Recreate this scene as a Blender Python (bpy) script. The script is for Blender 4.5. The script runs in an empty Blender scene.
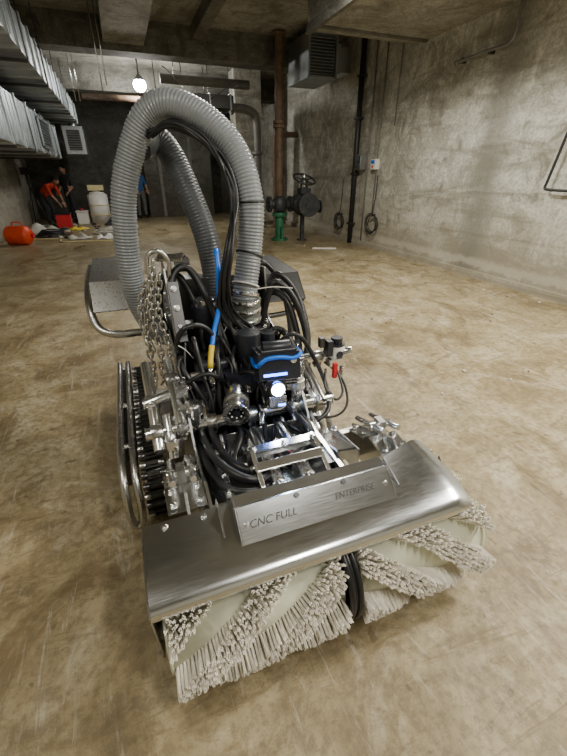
import bpy, math, random
from mathutils import Vector, Matrix, Euler
random.seed(7)
V=Vector
C=bpy.context.scene.collection

# ---------------------------------------------------------------- materials
def newmat(name):
    m=bpy.data.materials.new(name); m.use_nodes=True
    nt=m.node_tree; b=nt.nodes['Principled BSDF']
    return m,nt,b
def N(nt,t,**k):
    n=nt.nodes.new(t)
    for a,v in k.items():
        setattr(n,a,v)
    return n
def ramp(nt,fac,stops,interp='LINEAR'):
    r=N(nt,'ShaderNodeValToRGB'); r.color_ramp.interpolation=interp
    e=r.color_ramp.elements
    while len(e)<len(stops): e.new(0.5)
    for i,(p,c) in enumerate(stops):
        e[i].position=p; e[i].color=(c[0],c[1],c[2],1) if hasattr(c,'__len__') else (c,c,c,1)
    nt.links.new(fac,r.inputs[0]); return r.outputs[0]
def noise(nt,scale,detail=4,rough=.6,vec=None,dist=0):
    n=N(nt,'ShaderNodeTexNoise'); n.inputs['Scale'].default_value=scale
    n.inputs['Detail'].default_value=detail; n.inputs['Roughness'].default_value=rough
    n.inputs['Distortion'].default_value=dist
    if vec is not None: nt.links.new(vec,n.inputs['Vector'])
    return n.outputs['Fac']
def mix(nt,f,a,b,mode='MIX'):
    m=N(nt,'ShaderNodeMix',data_type='RGBA',blend_type=mode)
    if isinstance(f,(int,float)): m.inputs[0].default_value=f
    else: nt.links.new(f,m.inputs[0])
    for s,v in ((6,a),(7,b)):
        if hasattr(v,'links'): nt.links.new(v,m.inputs[s])
        else: m.inputs[s].default_value=(v[0],v[1],v[2],1)
    return m.outputs[2]
def bump(nt,b,h,strength=.3,dist=.01):
    n=N(nt,'ShaderNodeBump'); n.inputs['Strength'].default_value=strength; n.inputs['Distance'].default_value=dist
    nt.links.new(h,n.inputs['Height']); nt.links.new(n.outputs[0],b.inputs['Normal'])
def mapped(nt,src,scale):
    m=N(nt,'ShaderNodeMapping'); m.inputs['Scale'].default_value=scale; nt.links.new(src,m.inputs[0]); return m.outputs[0]
def objco(nt,scale=None):
    t=N(nt,'ShaderNodeTexCoord'); o=t.outputs['Object']
    return mapped(nt,o,scale) if scale else o
def simple(name,col,rough=.5,metal=0,var=.25,scale=18,bumpv=0,spec=None,emit=None,es=0):
    m,nt,b=newmat(name)
    o=objco(nt); n=noise(nt,scale,5,.6,o)
    d=tuple(c*(1-var) for c in col); l=tuple(min(1,c*(1+var*.6)) for c in col)
    nt.links.new(ramp(nt,n,[(.3,d),(.7,l)]),b.inputs['Base Color'])
    b.inputs['Metallic'].default_value=metal
    r=ramp(nt,n,[(.3,max(0,rough-.08)),(.75,min(1,rough+.12))]); nt.links.new(r,b.inputs['Roughness'])
    if bumpv: bump(nt,b,n,bumpv,.004)
    if emit:
        b.inputs['Emission Color'].default_value=(*emit,1); b.inputs['Emission Strength'].default_value=es
    return m
def steelmat(name,col,rough,stretch,bmp=.05,dirt=.25):
    m,nt,b=newmat(name)
    o=objco(nt,stretch); n=noise(nt,30,3,.5,o)
    o2=objco(nt); n2=noise(nt,5,5,.6,o2)
    base=mix(nt,ramp(nt,n2,[(.45,0),(.8,dirt)]),col,(.34,.32,.28))
    nt.links.new(base,b.inputs['Base Color']); b.inputs['Metallic'].default_value=1
    nt.links.new(ramp(nt,n,[(.2,rough-.03),(.8,rough+.05)]),b.inputs['Roughness'])
    if bmp: bump(nt,b,n,bmp,.001)
    return m
M={}
M['steel']=steelmat('stainless_brushed',(.70,.72,.74),.20,(.6,9,9),.0,.2)
M['steel2']=steelmat('stainless_dull',(.54,.54,.53),.28,(3,3,3),.02,.4)
M['alu']=steelmat('aluminium_tube',(.85,.86,.87),.2,(1,8,8),0,.1)
M['chain']=steelmat('chain_steel',(.60,.60,.58),.24,(2,2,2),0,.2)
M['darksteel']=steelmat('dark_steel',(.12,.12,.125),.35,(3,3,3),0,.1)
M['engrave']=simple('engraved_dark',(.07,.07,.07),.5,.4,.1)
M['galv']=steelmat('galvanised_duct',(.56,.61,.65),.36,(1,1,1),.02,.4)
M['rubber']=simple('black_rubber',(.014,.014,.016),.38,0,.3)
M['blackpl']=simple('black_plastic',(.016,.018,.026),.33,0,.2)
M['hose']=simple('grey_pvc_hose',(.255,.275,.295),.26,0,.12,9)
M['hosecuff']=simple('hose_cuff',(.14,.15,.13),.4,0,.2)
M['darkhose']=simple('dark_grey_hose',(.065,.072,.08),.4,0,.2)
M['track']=simple('track_rubber',(.026,.024,.02),.7,0,.5,25)
M['drum']=simple('brush_core_plastic',(.64,.65,.50),.42,0,.18,10)
M['bristle']=simple('nylon_bristle',(.88,.83,.74),.5,0,.26,16)
M['blue']=simple('blue_hose',(.01,.17,.80),.32,0,.1)
M['yellow']=simple('yellow_sleeve',(.80,.60,.05),.4,0,.1)
M['white']=simple('white_plastic',(.78,.77,.73),.4,0,.08)
M['red']=simple('red_plastic',(.60,.02,.03),.4,0,.1)
M['orange']=simple('orange_plastic',(.85,.075,.015),.4,0,.2)
M['green']=simple('green_paint',(.02,.15,.07),.45,0,.4,12)
M['rust']=simple('rusty_brown_pipe',(.155,.10,.066),.6,0,.5,10,.2)
M['iron']=simple('cast_iron_grey',(.05,.055,.06),.5,.3,.4,12,.2)
M['pipegrey']=simple('grey_painted_pipe',(.18,.18,.17),.5,0,.3,6)
M['blackpipe']=simple('black_conduit',(.02,.02,.02),.45,0,.3)
M['lens']=simple('camera_glass',(.01,.012,.02),.06,0,.1)
M['led']=simple('led_emitter',(.9,.95,1),.3,0,.02,5,0,None,(.62,.80,1),90)
M['blueglow']=simple('added_blue_glow',(.1,.2,1),.3,0,.02,5,0,None,(.05,.18,1),14)  # made-up emissive for the blue glow, no lamp of its own
M['lampglow']=simple('lamp_emitter',(1,1,.95),.3,0,.02,5,0,None,(1,.98,.92),170)
M['skin']=simple('skin_tone',(.42,.24,.16),.5,0,.1)
M['hair']=simple('black_hair',(.015,.012,.01),.6,0,.2)
M['redcloth']=simple('red_cloth',(.60,.05,.02),.8,0,.25)
M['bluecloth']=simple('blue_cloth',(.03,.10,.28),.8,0,.25)
M['darkcloth']=simple('dark_cloth',(.03,.033,.04),.8,0,.25)
M['greycloth']=simple('grey_cloth',(.14,.14,.14),.8,0,.25)
M['rag']=simple('rag_cloth',(.60,.58,.53),.85,0,.3,6)
M['tote']=simple('yellowed_plastic',(.70,.62,.33),.5,0,.15)

def floor_mat():
    m,nt,b=newmat('dirty_ochre_concrete')
    o=objco(nt)
    big=noise(nt,.55,7,.62,o,1.0); mid=noise(nt,1.9,10,.74,o,1.0); fine=noise(nt,30,8,.78,o); pat=noise(nt,3.8,10,.74,o,.8); pat2=noise(nt,1.1,8,.7,mapped(nt,o,(1.7,1,1)),1.4)
    c=ramp(nt,big,[(.34,(.21,.155,.075)),(.48,(.34,.272,.150)),(.62,(.45,.385,.245))])
    c2=ramp(nt,mid,[(.36,(.145,.105,.052)),(.46,(.28,.218,.115)),(.54,(.40,.335,.20)),(.66,(.58,.525,.385))])
    c=mix(nt,.62,c,c2)
    c=mix(nt,ramp(nt,pat2,[(.38,.72),(.47,0)]),c,(.165,.120,.060))
    c=mix(nt,ramp(nt,pat2,[(.56,0),(.64,.45)]),c,(.53,.475,.345))
    c=mix(nt,ramp(nt,pat,[(.36,.75),(.45,0)]),c,(.135,.098,.048))
    c=mix(nt,ramp(nt,fine,[(.40,.6),(.55,0)]),c,(.145,.108,.055))
    o3=objco(nt,(6,.7,1)); sc=noise(nt,2.2,9,.78,o3,1.8)
    c=mix(nt,ramp(nt,sc,[(.56,0),(.66,.55)]),c,(.56,.52,.42))
    o5=objco(nt,(.8,5,1)); sc2=noise(nt,1.7,9,.78,o5,2.2)
    c=mix(nt,ramp(nt,sc2,[(.55,0),(.63,.65)]),c,(.165,.122,.06))
    sp=noise(nt,13,3,.5,o)
    c=mix(nt,ramp(nt,sp,[(.67,0),(.70,.65)]),c,(.12,.085,.045))
    nt.links.new(c,b.inputs['Base Color'])
    nt.links.new(ramp(nt,pat2,[(.35,.27),(.65,.60)]),b.inputs['Roughness'])
    hb=mix(nt,.5,ramp(nt,mid,[(0,0),(1,1)]),ramp(nt,fine,[(0,0),(1,1)]))
    bump(nt,b,hb,.5,.015)
    return m
def wall_mat(name,stain=True,tone=1.0):
    m,nt,b=newmat(name)
    g=N(nt,'ShaderNodeNewGeometry'); pos=g.outputs['Position']
    big=noise(nt,.8,8,.66,pos,.6); mid=noise(nt,2.6,10,.76,pos,1.2); fine=noise(nt,30,6,.75,pos)
    hz=noise(nt,1.0,9,.72,mapped(nt,pos,(1,.35,2.2)),1.0); vt=noise(nt,1.6,9,.7,mapped(nt,pos,(1,1.6,.22)),.6)
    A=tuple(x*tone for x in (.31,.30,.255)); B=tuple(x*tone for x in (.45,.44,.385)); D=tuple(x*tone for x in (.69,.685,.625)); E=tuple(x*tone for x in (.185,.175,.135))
    c=ramp(nt,big,[(.34,A),(.48,B),(.64,D)])
    c=mix(nt,ramp(nt,mid,[(.52,0),(.57,.7)]),c,D)
    c=mix(nt,ramp(nt,mid,[(.38,.7),(.46,0)]),c,E)
    c=mix(nt,ramp(nt,hz,[(.38,.65),(.50,0)]),c,E)
    c=mix(nt,ramp(nt,vt,[(.56,0),(.66,.6)]),c,E)
    c=mix(nt,ramp(nt,fine,[(.40,.5),(.56,0)]),c,E)
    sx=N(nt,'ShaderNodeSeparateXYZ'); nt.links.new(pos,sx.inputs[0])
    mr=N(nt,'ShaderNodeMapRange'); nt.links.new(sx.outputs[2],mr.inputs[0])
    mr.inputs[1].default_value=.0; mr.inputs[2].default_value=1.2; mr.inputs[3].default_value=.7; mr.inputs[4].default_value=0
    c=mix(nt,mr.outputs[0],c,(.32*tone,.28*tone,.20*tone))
    if stain:
        ad=N(nt,'ShaderNodeMath',operation='ADD'); nt.links.new(sx.outputs[1],ad.inputs[0])
        ms=N(nt,'ShaderNodeMath',operation='MULTIPLY'); nt.links.new(mid,ms.inputs[0]); ms.inputs[1].default_value=.3
        nt.links.new(ms.outputs[0],ad.inputs[1])
        sb=N(nt,'ShaderNodeMath',operation='SUBTRACT'); nt.links.new(ad.outputs[0],sb.inputs[0]); sb.inputs[1].default_value=4.85
        ab=N(nt,'ShaderNodeMath',operation='ABSOLUTE'); nt.links.new(sb.outputs[0],ab.inputs[0])
        c=mix(nt,ramp(nt,ab.outputs[0],[(.10,.7),(.36,0)]),c,(.18,.175,.145))
        ad2=N(nt,'ShaderNodeMath',operation='MULTIPLY_ADD'); nt.links.new(mid,ad2.inputs[0]); ad2.inputs[1].default_value=.25; nt.links.new(sx.outputs[2],ad2.inputs[2])
        c=mix(nt,ramp(nt,ad2.outputs[0],[(.26,0),(.30,.5),(.36,.5),(.42,0)]),c,(.55,.52,.43))
    nt.links.new(c,b.inputs['Base Color']); b.inputs['Roughness'].default_value=.8
    w=N(nt,'ShaderNodeTexWave',wave_type='BANDS',bands_direction='Z'); nt.links.new(pos,w.inputs[0]); w.inputs['Scale'].default_value=.55; w.inputs['Distortion'].default_value=.6
    hb=mix(nt,.35,ramp(nt,mid,[(0,0),(1,1)]),ramp(nt,w.outputs['Fac'],[(.0,0),(.05,1)]))
    bump(nt,b,hb,.4,.03)
    return m
M['floor']=floor_mat()
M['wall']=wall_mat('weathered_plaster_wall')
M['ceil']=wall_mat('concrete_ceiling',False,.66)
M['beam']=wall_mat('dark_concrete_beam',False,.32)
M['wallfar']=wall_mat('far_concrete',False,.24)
M['wallleft']=wall_mat('left_concrete',False,1.0)

# ---------------------------------------------------------------- mesh builder
def catmull(pts,step):
    pts=[V(p) for p in pts]
    if len(pts)==2: 
        n=max(1,int((pts[1]-pts[0]).length/step)); return [pts[0].lerp(pts[1],i/n) for i in range(n+1)]
    P=[pts[0]*2-pts[1]]+pts+[pts[-1]*2-pts[-2]]
    out=[]
    for i in range(1,len(P)-2):
        p0,p1,p2,p3=P[i-1:i+3]
        n=max(2,int((p2-p1).length/step))
        for j in range(n):
            t=j/n
            out.append(.5*((2*p1)+(p2-p0)*t+(2*p0-5*p1+4*p2-p3)*t*t+(3*p1-p0-3*p2+p3)*t**3))
    out.append(pts[-1]); return out
class MB:
    def __init__(s): s.v=[];s.f=[];s.mi=[];s.sm=[];s.mats=[]
    def add(s,vs,fs,mat,smooth=False):
        mat=M[mat]
        if mat not in s.mats: s.mats.append(mat)
        k=s.mats.index(mat); o=len(s.v)
        s.v+= [V(v) for v in vs]
        for i,f in enumerate(fs):
            s.f.append([o+j for j in f]); s.mi.append(k); s.sm.append(smooth[i] if isinstance(smooth,list) else smooth)
    def box(s,c,size,mat,rot=None):
        R=rot if isinstance(rot,Matrix) else (Euler([math.radians(a) for a in rot]).to_matrix() if rot else Matrix.Identity(3))
        vs=[R@V((x*size[0]/2,y*size[1]/2,z*size[2]/2))+V(c) for x in(-1,1) for y in(-1,1) for z in(-1,1)]
        s.add(vs,[(0,1,3,2),(4,6,7,5),(0,4,5,1),(2,3,7,6),(0,2,6,4),(1,5,7,3)],mat)
    def bx(s,x0,x1,y0,y1,z0,z1,mat): s.box(((x0+x1)/2,(y0+y1)/2,(z0+z1)/2),(x1-x0,y1-y0,z1-z0),mat)
    def frame(s,d):
        d=V(d).normalized(); a=V((0,0,1)) if abs(d.z)<.9 else V((1,0,0))
        u=d.cross(a).normalized(); w=d.cross(u).normalized(); return u,w
    def cyl(s,p1,p2,r,mat,r2=None,n=20,caps=True):
        p1=V(p1);p2=V(p2); r2=r if r2 is None else r2
        u,w=s.frame(p2-p1); vs=[];fs=[];sm=[]
        for p,rr in((p1,r),(p2,r2)):
            for i in range(n):
                a=2*math.pi*i/n; vs.append(p+u*rr*math.cos(a)+w*rr*math.sin(a))
        for i in range(n): fs.append((i,(i+1)%n,n+(i+1)%n,n+i)); sm.append(True)
        if caps:
            fs.append(tuple(range(n-1,-1,-1))); fs.append(tuple(range(n,2*n))); sm+=[False,False]
        s.add(vs,fs,mat,sm)
    def pipe(s,p1,p2,r,ri,mat,n=24):  # hollow ring
        p1=V(p1);p2=V(p2);u,w=s.frame(p2-p1);vs=[];fs=[];sm=[]
        for p,rr in((p1,r),(p2,r),(p2,ri),(p1,ri)):
            for i in range(n):
                a=2*math.pi*i/n; vs.append(p+u*rr*math.cos(a)+w*rr*math.sin(a))
        for k in range(4):
            for i in range(n):
                k2=(k+1)%4; fs.append((k*n+i,k*n+(i+1)%n,k2*n+(i+1)%n,k2*n+i)); sm.append(k in(0,2))
        s.add(vs,fs,mat,sm)
    def sweep(s,pts,r,mat,n=10,step=.02,rf=None,closed=False,raw=False,caps=True):
        P=[V(p) for p in pts] if raw else catmull(pts,step)
        m=len(P); vs=[];fs=[];sm=[]
        T=[]
        for i in range(m):
            a=P[(i+1)%m] if closed else P[min(i+1,m-1)]; b=P[i-1] if (closed or i>0) else P[0]
            T.append((a-b).normalized())
        u,w=s.frame(T[0]); L=0
        for i in range(m):
            if i>0:
                L+=(P[i]-P[i-1]).length
                q=T[i-1].rotation_difference(T[i]); u=q@u; w=T[i].cross(u).normalized()
            else: w=T[i].cross(u).normalized()
            rr=rf(i,L) if rf else r
            for k in range(n):
                a=2*math.pi*k/n; vs.append(P[i]+u*rr*math.cos(a)+w*rr*math.sin(a))
        rings=m if closed else m-1
        for i in range(rings):
            j=(i+1)%m
            for k in range(n): fs.append((i*n+k,i*n+(k+1)%n,j*n+(k+1)%n,j*n+k)); sm.append(True)
        if not closed and caps:
            fs.append(tuple(range(n-1,-1,-1))); fs.append(tuple((m-1)*n+k for k in range(n))); sm+=[False,False]
        s.add(vs,fs,mat,sm)
    def ring(s,c,ax,R,r,mat,n=32,k=8):
        u,w=s.frame(ax); s.sweep([V(c)+u*R*math.cos(2*math.pi*i/n)+w*R*math.sin(2*math.pi*i/n) for i in range(n)],r,mat,k,closed=True,raw=True)
    def prism(s,poly,axis,a,b,mat):
        def mk(p,t):
            return {'x':V((t,p[0],p[1])),'y':V((p[0],t,p[1])),'z':V((p[0],p[1],t))}[axis]
        n=len(poly); vs=[mk(p,a) for p in poly]+[mk(p,b) for p in poly]
        fs=[tuple(range(n)),tuple(range(2*n-1,n-1,-1))]+[(i,n+i,n+(i+1)%n,(i+1)%n) for i in range(n)]
        s.add(vs,fs,mat)
    def bolt(s,p,d,r=.009,h=.008,mat='alu'):
        p=V(p); d=V(d).normalized(); s.cyl(p,p+d*.002,r*1.5,mat,n=14); s.cyl(p+d*.002,p+d*h,r,mat,n=6)
    def sphere(s,c,r,mat,sc=(1,1,1),nu=14,nv=10,fn=None):
        vs=[];fs=[]
        for j in range(nv+1):
            th=math.pi*j/nv
            for i in range(nu):
                ph=2*math.pi*i/nu
                d=V((math.sin(th)*math.cos(ph),math.sin(th)*math.sin(ph),math.cos(th)))
                if fn: d=fn(d)
                vs.append(V(c)+V((d.x*sc[0]*r,d.y*sc[1]*r,d.z*sc[2]*r)))
        for j in range(nv):
            for i in range(nu): fs.append((j*nu+i,(j+1)*nu+i,(j+1)*nu+(i+1)%nu,j*nu+(i+1)%nu))
        s.add(vs,fs,mat,True)
    def done(s,name,parent=None,bevel=0,xf=None):
        if xf: s.v=[xf@v for v in s.v]
        lo=V([min(v[i] for v in s.v) for i in range(3)]); hi=V([max(v[i] for v in s.v) for i in range(3)])
        c=(lo+hi)/2
        me=bpy.data.meshes.new(name); me.from_pydata([tuple(v-c) for v in s.v],[],s.f)
        for m in s.mats: me.materials.append(m)
        me.polygons.foreach_set('material_index',s.mi); me.polygons.foreach_set('use_smooth',s.sm)
        me.update()
        import bmesh
        bm=bmesh.new(); bm.from_mesh(me); bmesh.ops.recalc_face_normals(bm,faces=bm.faces); bm.to_mesh(me); bm.free()
        o=bpy.data.objects.new(name,me); C.objects.link(o); o.location=c
        if parent: par(o,parent)
        if bevel:
            b=o.modifiers.new('bevel','BEVEL'); b.width=bevel; b.segments=2; b.limit_method='ANGLE'; b.angle_limit=math.radians(50)
        return o
def par(o,p):
    o.parent=p; o.matrix_parent_inverse=Matrix.Translation(-p.location)
def empty(name,loc):
    e=bpy.data.objects.new(name,None); C.objects.link(e); e.location=loc; e.empty_display_size=.1; return e

# ================================================================= ROOM
X0,X1,Y0,Y1,H=-2.9,4.88,-3.5,17.2,3.9
b=MB(); b.bx(X0-.2,X1+.2,Y0-.2,Y1+.2,-.15,0,'floor'); b.done('floor')
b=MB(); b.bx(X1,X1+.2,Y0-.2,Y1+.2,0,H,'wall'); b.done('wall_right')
b=MB(); b.bx(X0-.2,X0,Y0-.2,Y1+.2,0,H,'wallleft'); b.done('wall_left')
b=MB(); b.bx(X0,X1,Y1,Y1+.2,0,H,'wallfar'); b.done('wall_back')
b=MB(); b.bx(X0,X1,Y0-.2,Y0,0,H,'wallleft'); b.done('wall_front')
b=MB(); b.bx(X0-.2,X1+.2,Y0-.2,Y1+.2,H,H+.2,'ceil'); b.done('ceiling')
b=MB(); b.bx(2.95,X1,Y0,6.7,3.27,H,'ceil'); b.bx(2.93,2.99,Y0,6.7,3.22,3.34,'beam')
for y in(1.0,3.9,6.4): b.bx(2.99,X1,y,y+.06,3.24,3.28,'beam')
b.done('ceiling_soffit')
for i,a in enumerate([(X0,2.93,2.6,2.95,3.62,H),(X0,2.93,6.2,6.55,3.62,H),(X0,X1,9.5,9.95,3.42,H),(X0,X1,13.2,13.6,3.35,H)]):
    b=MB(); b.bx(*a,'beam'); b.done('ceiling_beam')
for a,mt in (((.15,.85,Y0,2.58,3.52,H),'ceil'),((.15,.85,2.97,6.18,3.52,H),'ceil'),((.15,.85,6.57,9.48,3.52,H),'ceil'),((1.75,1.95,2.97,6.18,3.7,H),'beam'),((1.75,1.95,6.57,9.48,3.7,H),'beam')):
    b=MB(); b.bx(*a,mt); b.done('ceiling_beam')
b=MB(); b.bx(X1-.05,X1,Y0,Y1,0,.10,'wallleft'); b.done('baseboard_right')
b=MB(); b.bx(3.3,4.05,12.3,12.9,0,H-.01,'wallleft'); b.done('concrete_pillar')
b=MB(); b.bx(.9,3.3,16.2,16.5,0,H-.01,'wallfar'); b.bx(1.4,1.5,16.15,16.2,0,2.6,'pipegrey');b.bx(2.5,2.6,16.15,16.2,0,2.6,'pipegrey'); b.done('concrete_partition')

# ducts
rods=[]
def duct(name,x0,x1,y0,y1,z0,z1,pitch=.9,grille=None):
    b=MB(); b.bx(x0,x1,y0,y1,z0,z1,'galv')
    y=y0
    while y<y1:
        b.bx(x0-.02,x1+.03,y,y+.05,z0-.03,z1+.03,'galv'); y+=pitch
    y=y0+.25
    while y<y1:
        b.bx(x1,x1+.012,y,y+.03,z0+.04,z1-.04,'galv'); y+=.3
    if grille:
        g0,g1=grille
        b.bx(x1,x1+.03,g0,g1,z0+.1,z1-.1,'darksteel')
        z=z0+.15
        while z<z1-.13: b.box((x1+.035,(g0+g1)/2,z),(.04,g1-g0-.08,.012),'galv',(0,35,0)); z+=.06
        for yy in (g0,g1-.04): b.bx(x1,x1+.06,yy,yy+.04,z0+.08,z1-.08,'galv')
        for zz in (z0+.08,z1-.12): b.bx(x1,x1+.06,g0,g1,zz,zz+.04,'galv')
    y=y0+.5
    while y<y1:
        b.bx(x0,x1+.03,y-.02,y+.02,z0-.07,z0-.03,'darksteel')
        b.cyl((x1+.02,y,z0-.05),(x1+.02,y,H-.03 if z1>3 else z1+.1),.008,'darksteel',n=8)
        y+=1.8
    return b.done(name,bevel=.004)
duct('air_duct',-2.87,-1.45,4.0,14.2,1.85,2.6,1.0,(11.0,12.6))
duct('air_duct',-2.6,-.9,1.5,15.8,2.82,3.28,.6)
b=MB()
b.bx(-1.3,-.75,14.5,15.4,1.95,2.66,'galv'); b.bx(-1.2,-.85,14.48,14.5,2.05,2.56,'darksteel')
for i in range(8): b.box((-1.025,14.47,2.09+i*.060),(.34,.03,.012),'galv',(35,0,0))
b.cyl((-1.02,14.9,2.66),(-1.02,14.9,2.74),.12,'galv'); b.done('duct_grille_box',bevel=.004)
b=MB()
b.bx(3.70,4.32,8.4,9.35,3.05,3.75,'galv'); b.bx(3.75,4.27,8.38,8.4,3.1,3.7,'darksteel')
for i in range(12): b.box((4.01,8.37,3.13+i*.049),(.52,.035,.008),'galv',(35,0,0))
for x in (3.70,4.28): b.bx(x,x+.04,8.33,8.4,3.05,3.75,'galv')
for z in (3.05,3.71): b.bx(3.70,4.32,8.33,8.4,z,z+.04,'galv')
b.bx(4.32,4.70,8.5,9.0,3.2,3.6,'galv'); b.bx(4.40,4.45,8.47,9.03,3.17,3.63,'galv')
for x in(3.75,4.27): b.cyl((x,8.9,3.75),(x,8.9,H-.03),.010,'darksteel',n=8)
b.done('louvre_vent_duct',bevel=.003)
b=MB()
b.cyl((1.2,10.6,3.25),(3.2,10.6,3.25),.09,'pipegrey'); b.cyl((-.5,12.4,3.1),(3.2,12.4,3.1),.07,'rust')
for x,y,z in((1.5,10.6,3.3),(2.9,10.6,3.3),(0,12.4,3.15),(2.5,12.4,3.15)): b.cyl((x,y,z),(x,y,H-.03),.010,'darksteel',n=8)
b.done('overhead_pipes')
b=MB(); b.bx(.95,2.9,10.9,11.7,2.82,3.08,'darksteel')
for x in(1.1,1.7,2.3,2.8): b.bx(x,x+.04,10.86,11.74,2.79,3.11,'galv'); b.cyl((x+.02,11.0,3.1),(x+.02,11.0,H-.03),.010,'darksteel',n=8)
b.done('transverse_duct',bevel=.003)
b=MB()
for x,y,z in[(.0,8.6,2.75),(.08,8.6,2.75),(-.55,10.5,2.75),(-.47,10.5,2.75)]: b.cyl((x,y,z),(x,y,H-.001),.010,'alu',n=8)
b.done('ceiling_hanger_rods')

# ceiling work lamp
e=empty('ceiling_lamp',(.86,12,3.35))
b=MB(); b.cyl((.86,12,3.899),(.86,12,3.5),.015,'darksteel',n=8); b.cyl((.86,12,3.52),(.86,12,3.42),.06,'darksteel',.12,n=20); b.done('housing',e)
b=MB(); b.sphere((.86,12,3.33),.15,'lampglow',(1,1,.9),20,14); b.done('bulb',e)

# right-wall services
b=MB()
b.cyl((4.80,8.2,0),(4.80,8.2,3.9),.055,'blackpipe')
for z in(.4,1.4,2.4,3.1): b.bx(4.73,4.88,8.13,8.27,z,z+.04,'darksteel')
b.cyl((4.85,7.80,.0),(4.85,7.80,3.9),.014,'pipegrey',n=10); b.cyl((4.85,7.45,.7),(4.85,7.45,3.9),.012,'pipegrey',n=10)
b.cyl((4.85,7.0,2.2),(4.85,7.0,3.9),.01,'pipegrey',n=10)
b.done('wall_conduit')
b=MB(); b.bx(4.74,4.88,7.86,8.10,1.5,1.78,'pipegrey'); b.bx(4.73,4.74,7.88,8.08,1.52,1.76,'galv'); b.cyl((4.72,7.98,1.64),(4.74,7.98,1.64),.02,'blackpl'); b.done('junction_box',bevel=.004)
b=MB(); b.bx(4.78,4.88,7.40,7.56,1.5,1.68,'white'); b.bx(4.77,4.78,7.42,7.54,1.6,1.66,'blue'); b.cyl((4.76,7.48,1.55),(4.78,7.48,1.55),.02,'red'); b.done('switch_box',bevel=.004)
def coil(y,z,R):
    b=MB()
    for k in range(4):
        b.ring((4.76+.02*k,y+random.uniform(-.02,.02),z),(1,.05*k,0),R-.015*k,.009,'blackpipe')
    b.sweep([(4.80,y,z+R),(4.82,y-.02,z+R+.3),(4.84,y,z+R+.7)],.008,'blackpipe',6)
    b.cyl((4.74,y,z+R-.03),(4.878,y,z+R-.03),.012,'darksteel',n=8); b.done('cable_coil')
coil(7.35,.5,.2); coil(8.75,.42,.19)
b=MB(); b.sweep([(4.8,5.55,2.82),(4.8,5.0,2.84),(4.8,4.72,2.84),(4.8,4.64,2.92),(4.8,4.64,3.1),(4.8,4.64,3.27)],.02,'pipegrey',10)
for y in(5.5,5.0): b.bx(4.8,4.88,y-.02,y+.02,2.80,2.86,'darksteel')
b.cyl((4.8,5.6,2.82),(4.8,5.54,2.82),.03,'pipegrey'); b.done('wall_pipe')
b=MB(); b.sweep([(4.8,3.2,1.24),(4.8,3.5,1.24),(4.8,3.6,1.245),(4.8,3.67,1.26),(4.8,3.66,1.34),(4.8,3.62,1.6),(4.8,3.56,2.0)],.016,'blackpipe',10)
b.bx(4.8,4.88,3.56,3.60,1.88,1.92,'darksteel'); b.bx(4.8,4.88,3.3,3.34,1.22,1.26,'darksteel'); b.done('wall_bracket_pipe')
b=MB(); b.sweep([(3.75,11.8,0),(3.75,11.8,1.5),(3.75,11.8,2.6),(3.68,11.8,2.85),(3.4,11.8,2.95),(3.05,11.8,2.95)],.10,'pipegrey',18,.08)
b.sweep([(4.2,11.6,0),(4.2,11.6,1.2),(4.2,11.6,2.2),(4.3,11.6,2.35),(4.86,11.6,2.4)],.07,'rust',16,.08)
for z in(.9,1.9): b.pipe((3.75,11.8,z),(3.75,11.8,z+.07),.15,.09,'pipegrey')
b.pipe((3.1,11.8,2.95),(3.03,11.8,2.95),.15,.05,'pipegrey'); b.cyl((3.75,11.8,0),(3.75,11.8,.03),.17,'pipegrey'); b.cyl((4.2,11.6,0),(4.2,11.6,.03),.13,'rust')
b.done('riser_pipes')

# column pipe + valve
e=empty('gate_valve_station',(3.42,9.18,0))
b=MB(); px,py=3.42,9.18
b.cyl((px,py,.6),(px,py,H-.03),.085,'rust',n=24); b.cyl((px,py,H-.06),(px,py,H-.028),.15,'rust',n=24); b.pipe((px,py,2.3),(px,py,2.36),.13,.08,'rust'); b.pipe((px,py,2.37),(px,py,2.43),.13,.08,'rust')
b.done('riser',e,.002)
b=MB(); b.cyl((px,py,0),(px,py,.6),.10,'green',n=24); b.cyl((px,py,0),(px,py,.04),.2,'green',n=24); b.cyl((px,py,.54),(px,py,.62),.17,'green',n=24)
for i in range(8):
    a=i*math.pi/4; b.bolt((px+.16*math.cos(a),py+.16*math.sin(a),.04),(0,0,1),.015,.03,'iron'); b.bolt((px+.14*math.cos(a),py+.14*math.sin(a),.62),(0,0,1),.012,.02,'iron')
b.bx(px-.02,px+.02,py-.2,py-.08,.04,.3,'green'); b.done('green_pedestal',e,.002)
b=MB()
b.sphere((px,py-.02,.8),.18,'iron',(1,.9,1.1)); b.cyl((px-.25,py,.8),(px+.3,py,.8),.10,'iron'); b.pipe((px-.28,py,.8),(px-.22,py,.8),.17,.05,'iron')
b.pipe((px+.24,py,.8),(px+.3,py,.8),.17,.05,'iron')
b.sphere((3.92,8.95,.80),.27,'iron',(1.0,.85,.95)); b.cyl((3.92,8.62,.80),(3.92,9.25,.80),.21,'iron'); b.cyl((3.92,8.58,.80),(3.92,8.63,.80),.25,'iron'); b.cyl((3.92,8.55,.80),(3.92,8.58,.80),.08,'iron')
for i in range(8):
    a=i*math.pi/4; b.bolt((3.92+.22*math.cos(a),8.58,.80+.22*math.sin(a)),(0,-1,0),.014,.02,'darksteel')
b.cyl((3.7,9.05,.8),(4.2,9.1,.8),.095,'iron'); b.pipe((4.14,9.08,.8),(4.20,9.08,.8),.17,.05,'iron'); b.cyl((3.92,8.9,.9),(3.92,8.9,1.12),.12,'iron',.08)
b.bx(3.80,4.04,8.78,9.02,1.02,1.14,'iron'); b.cyl((4.06,8.85,.75),(4.27,8.8,.75),.12,'iron'); b.cyl((4.27,8.8,.75),(4.29,8.8,.75),.14,'iron')
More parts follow.
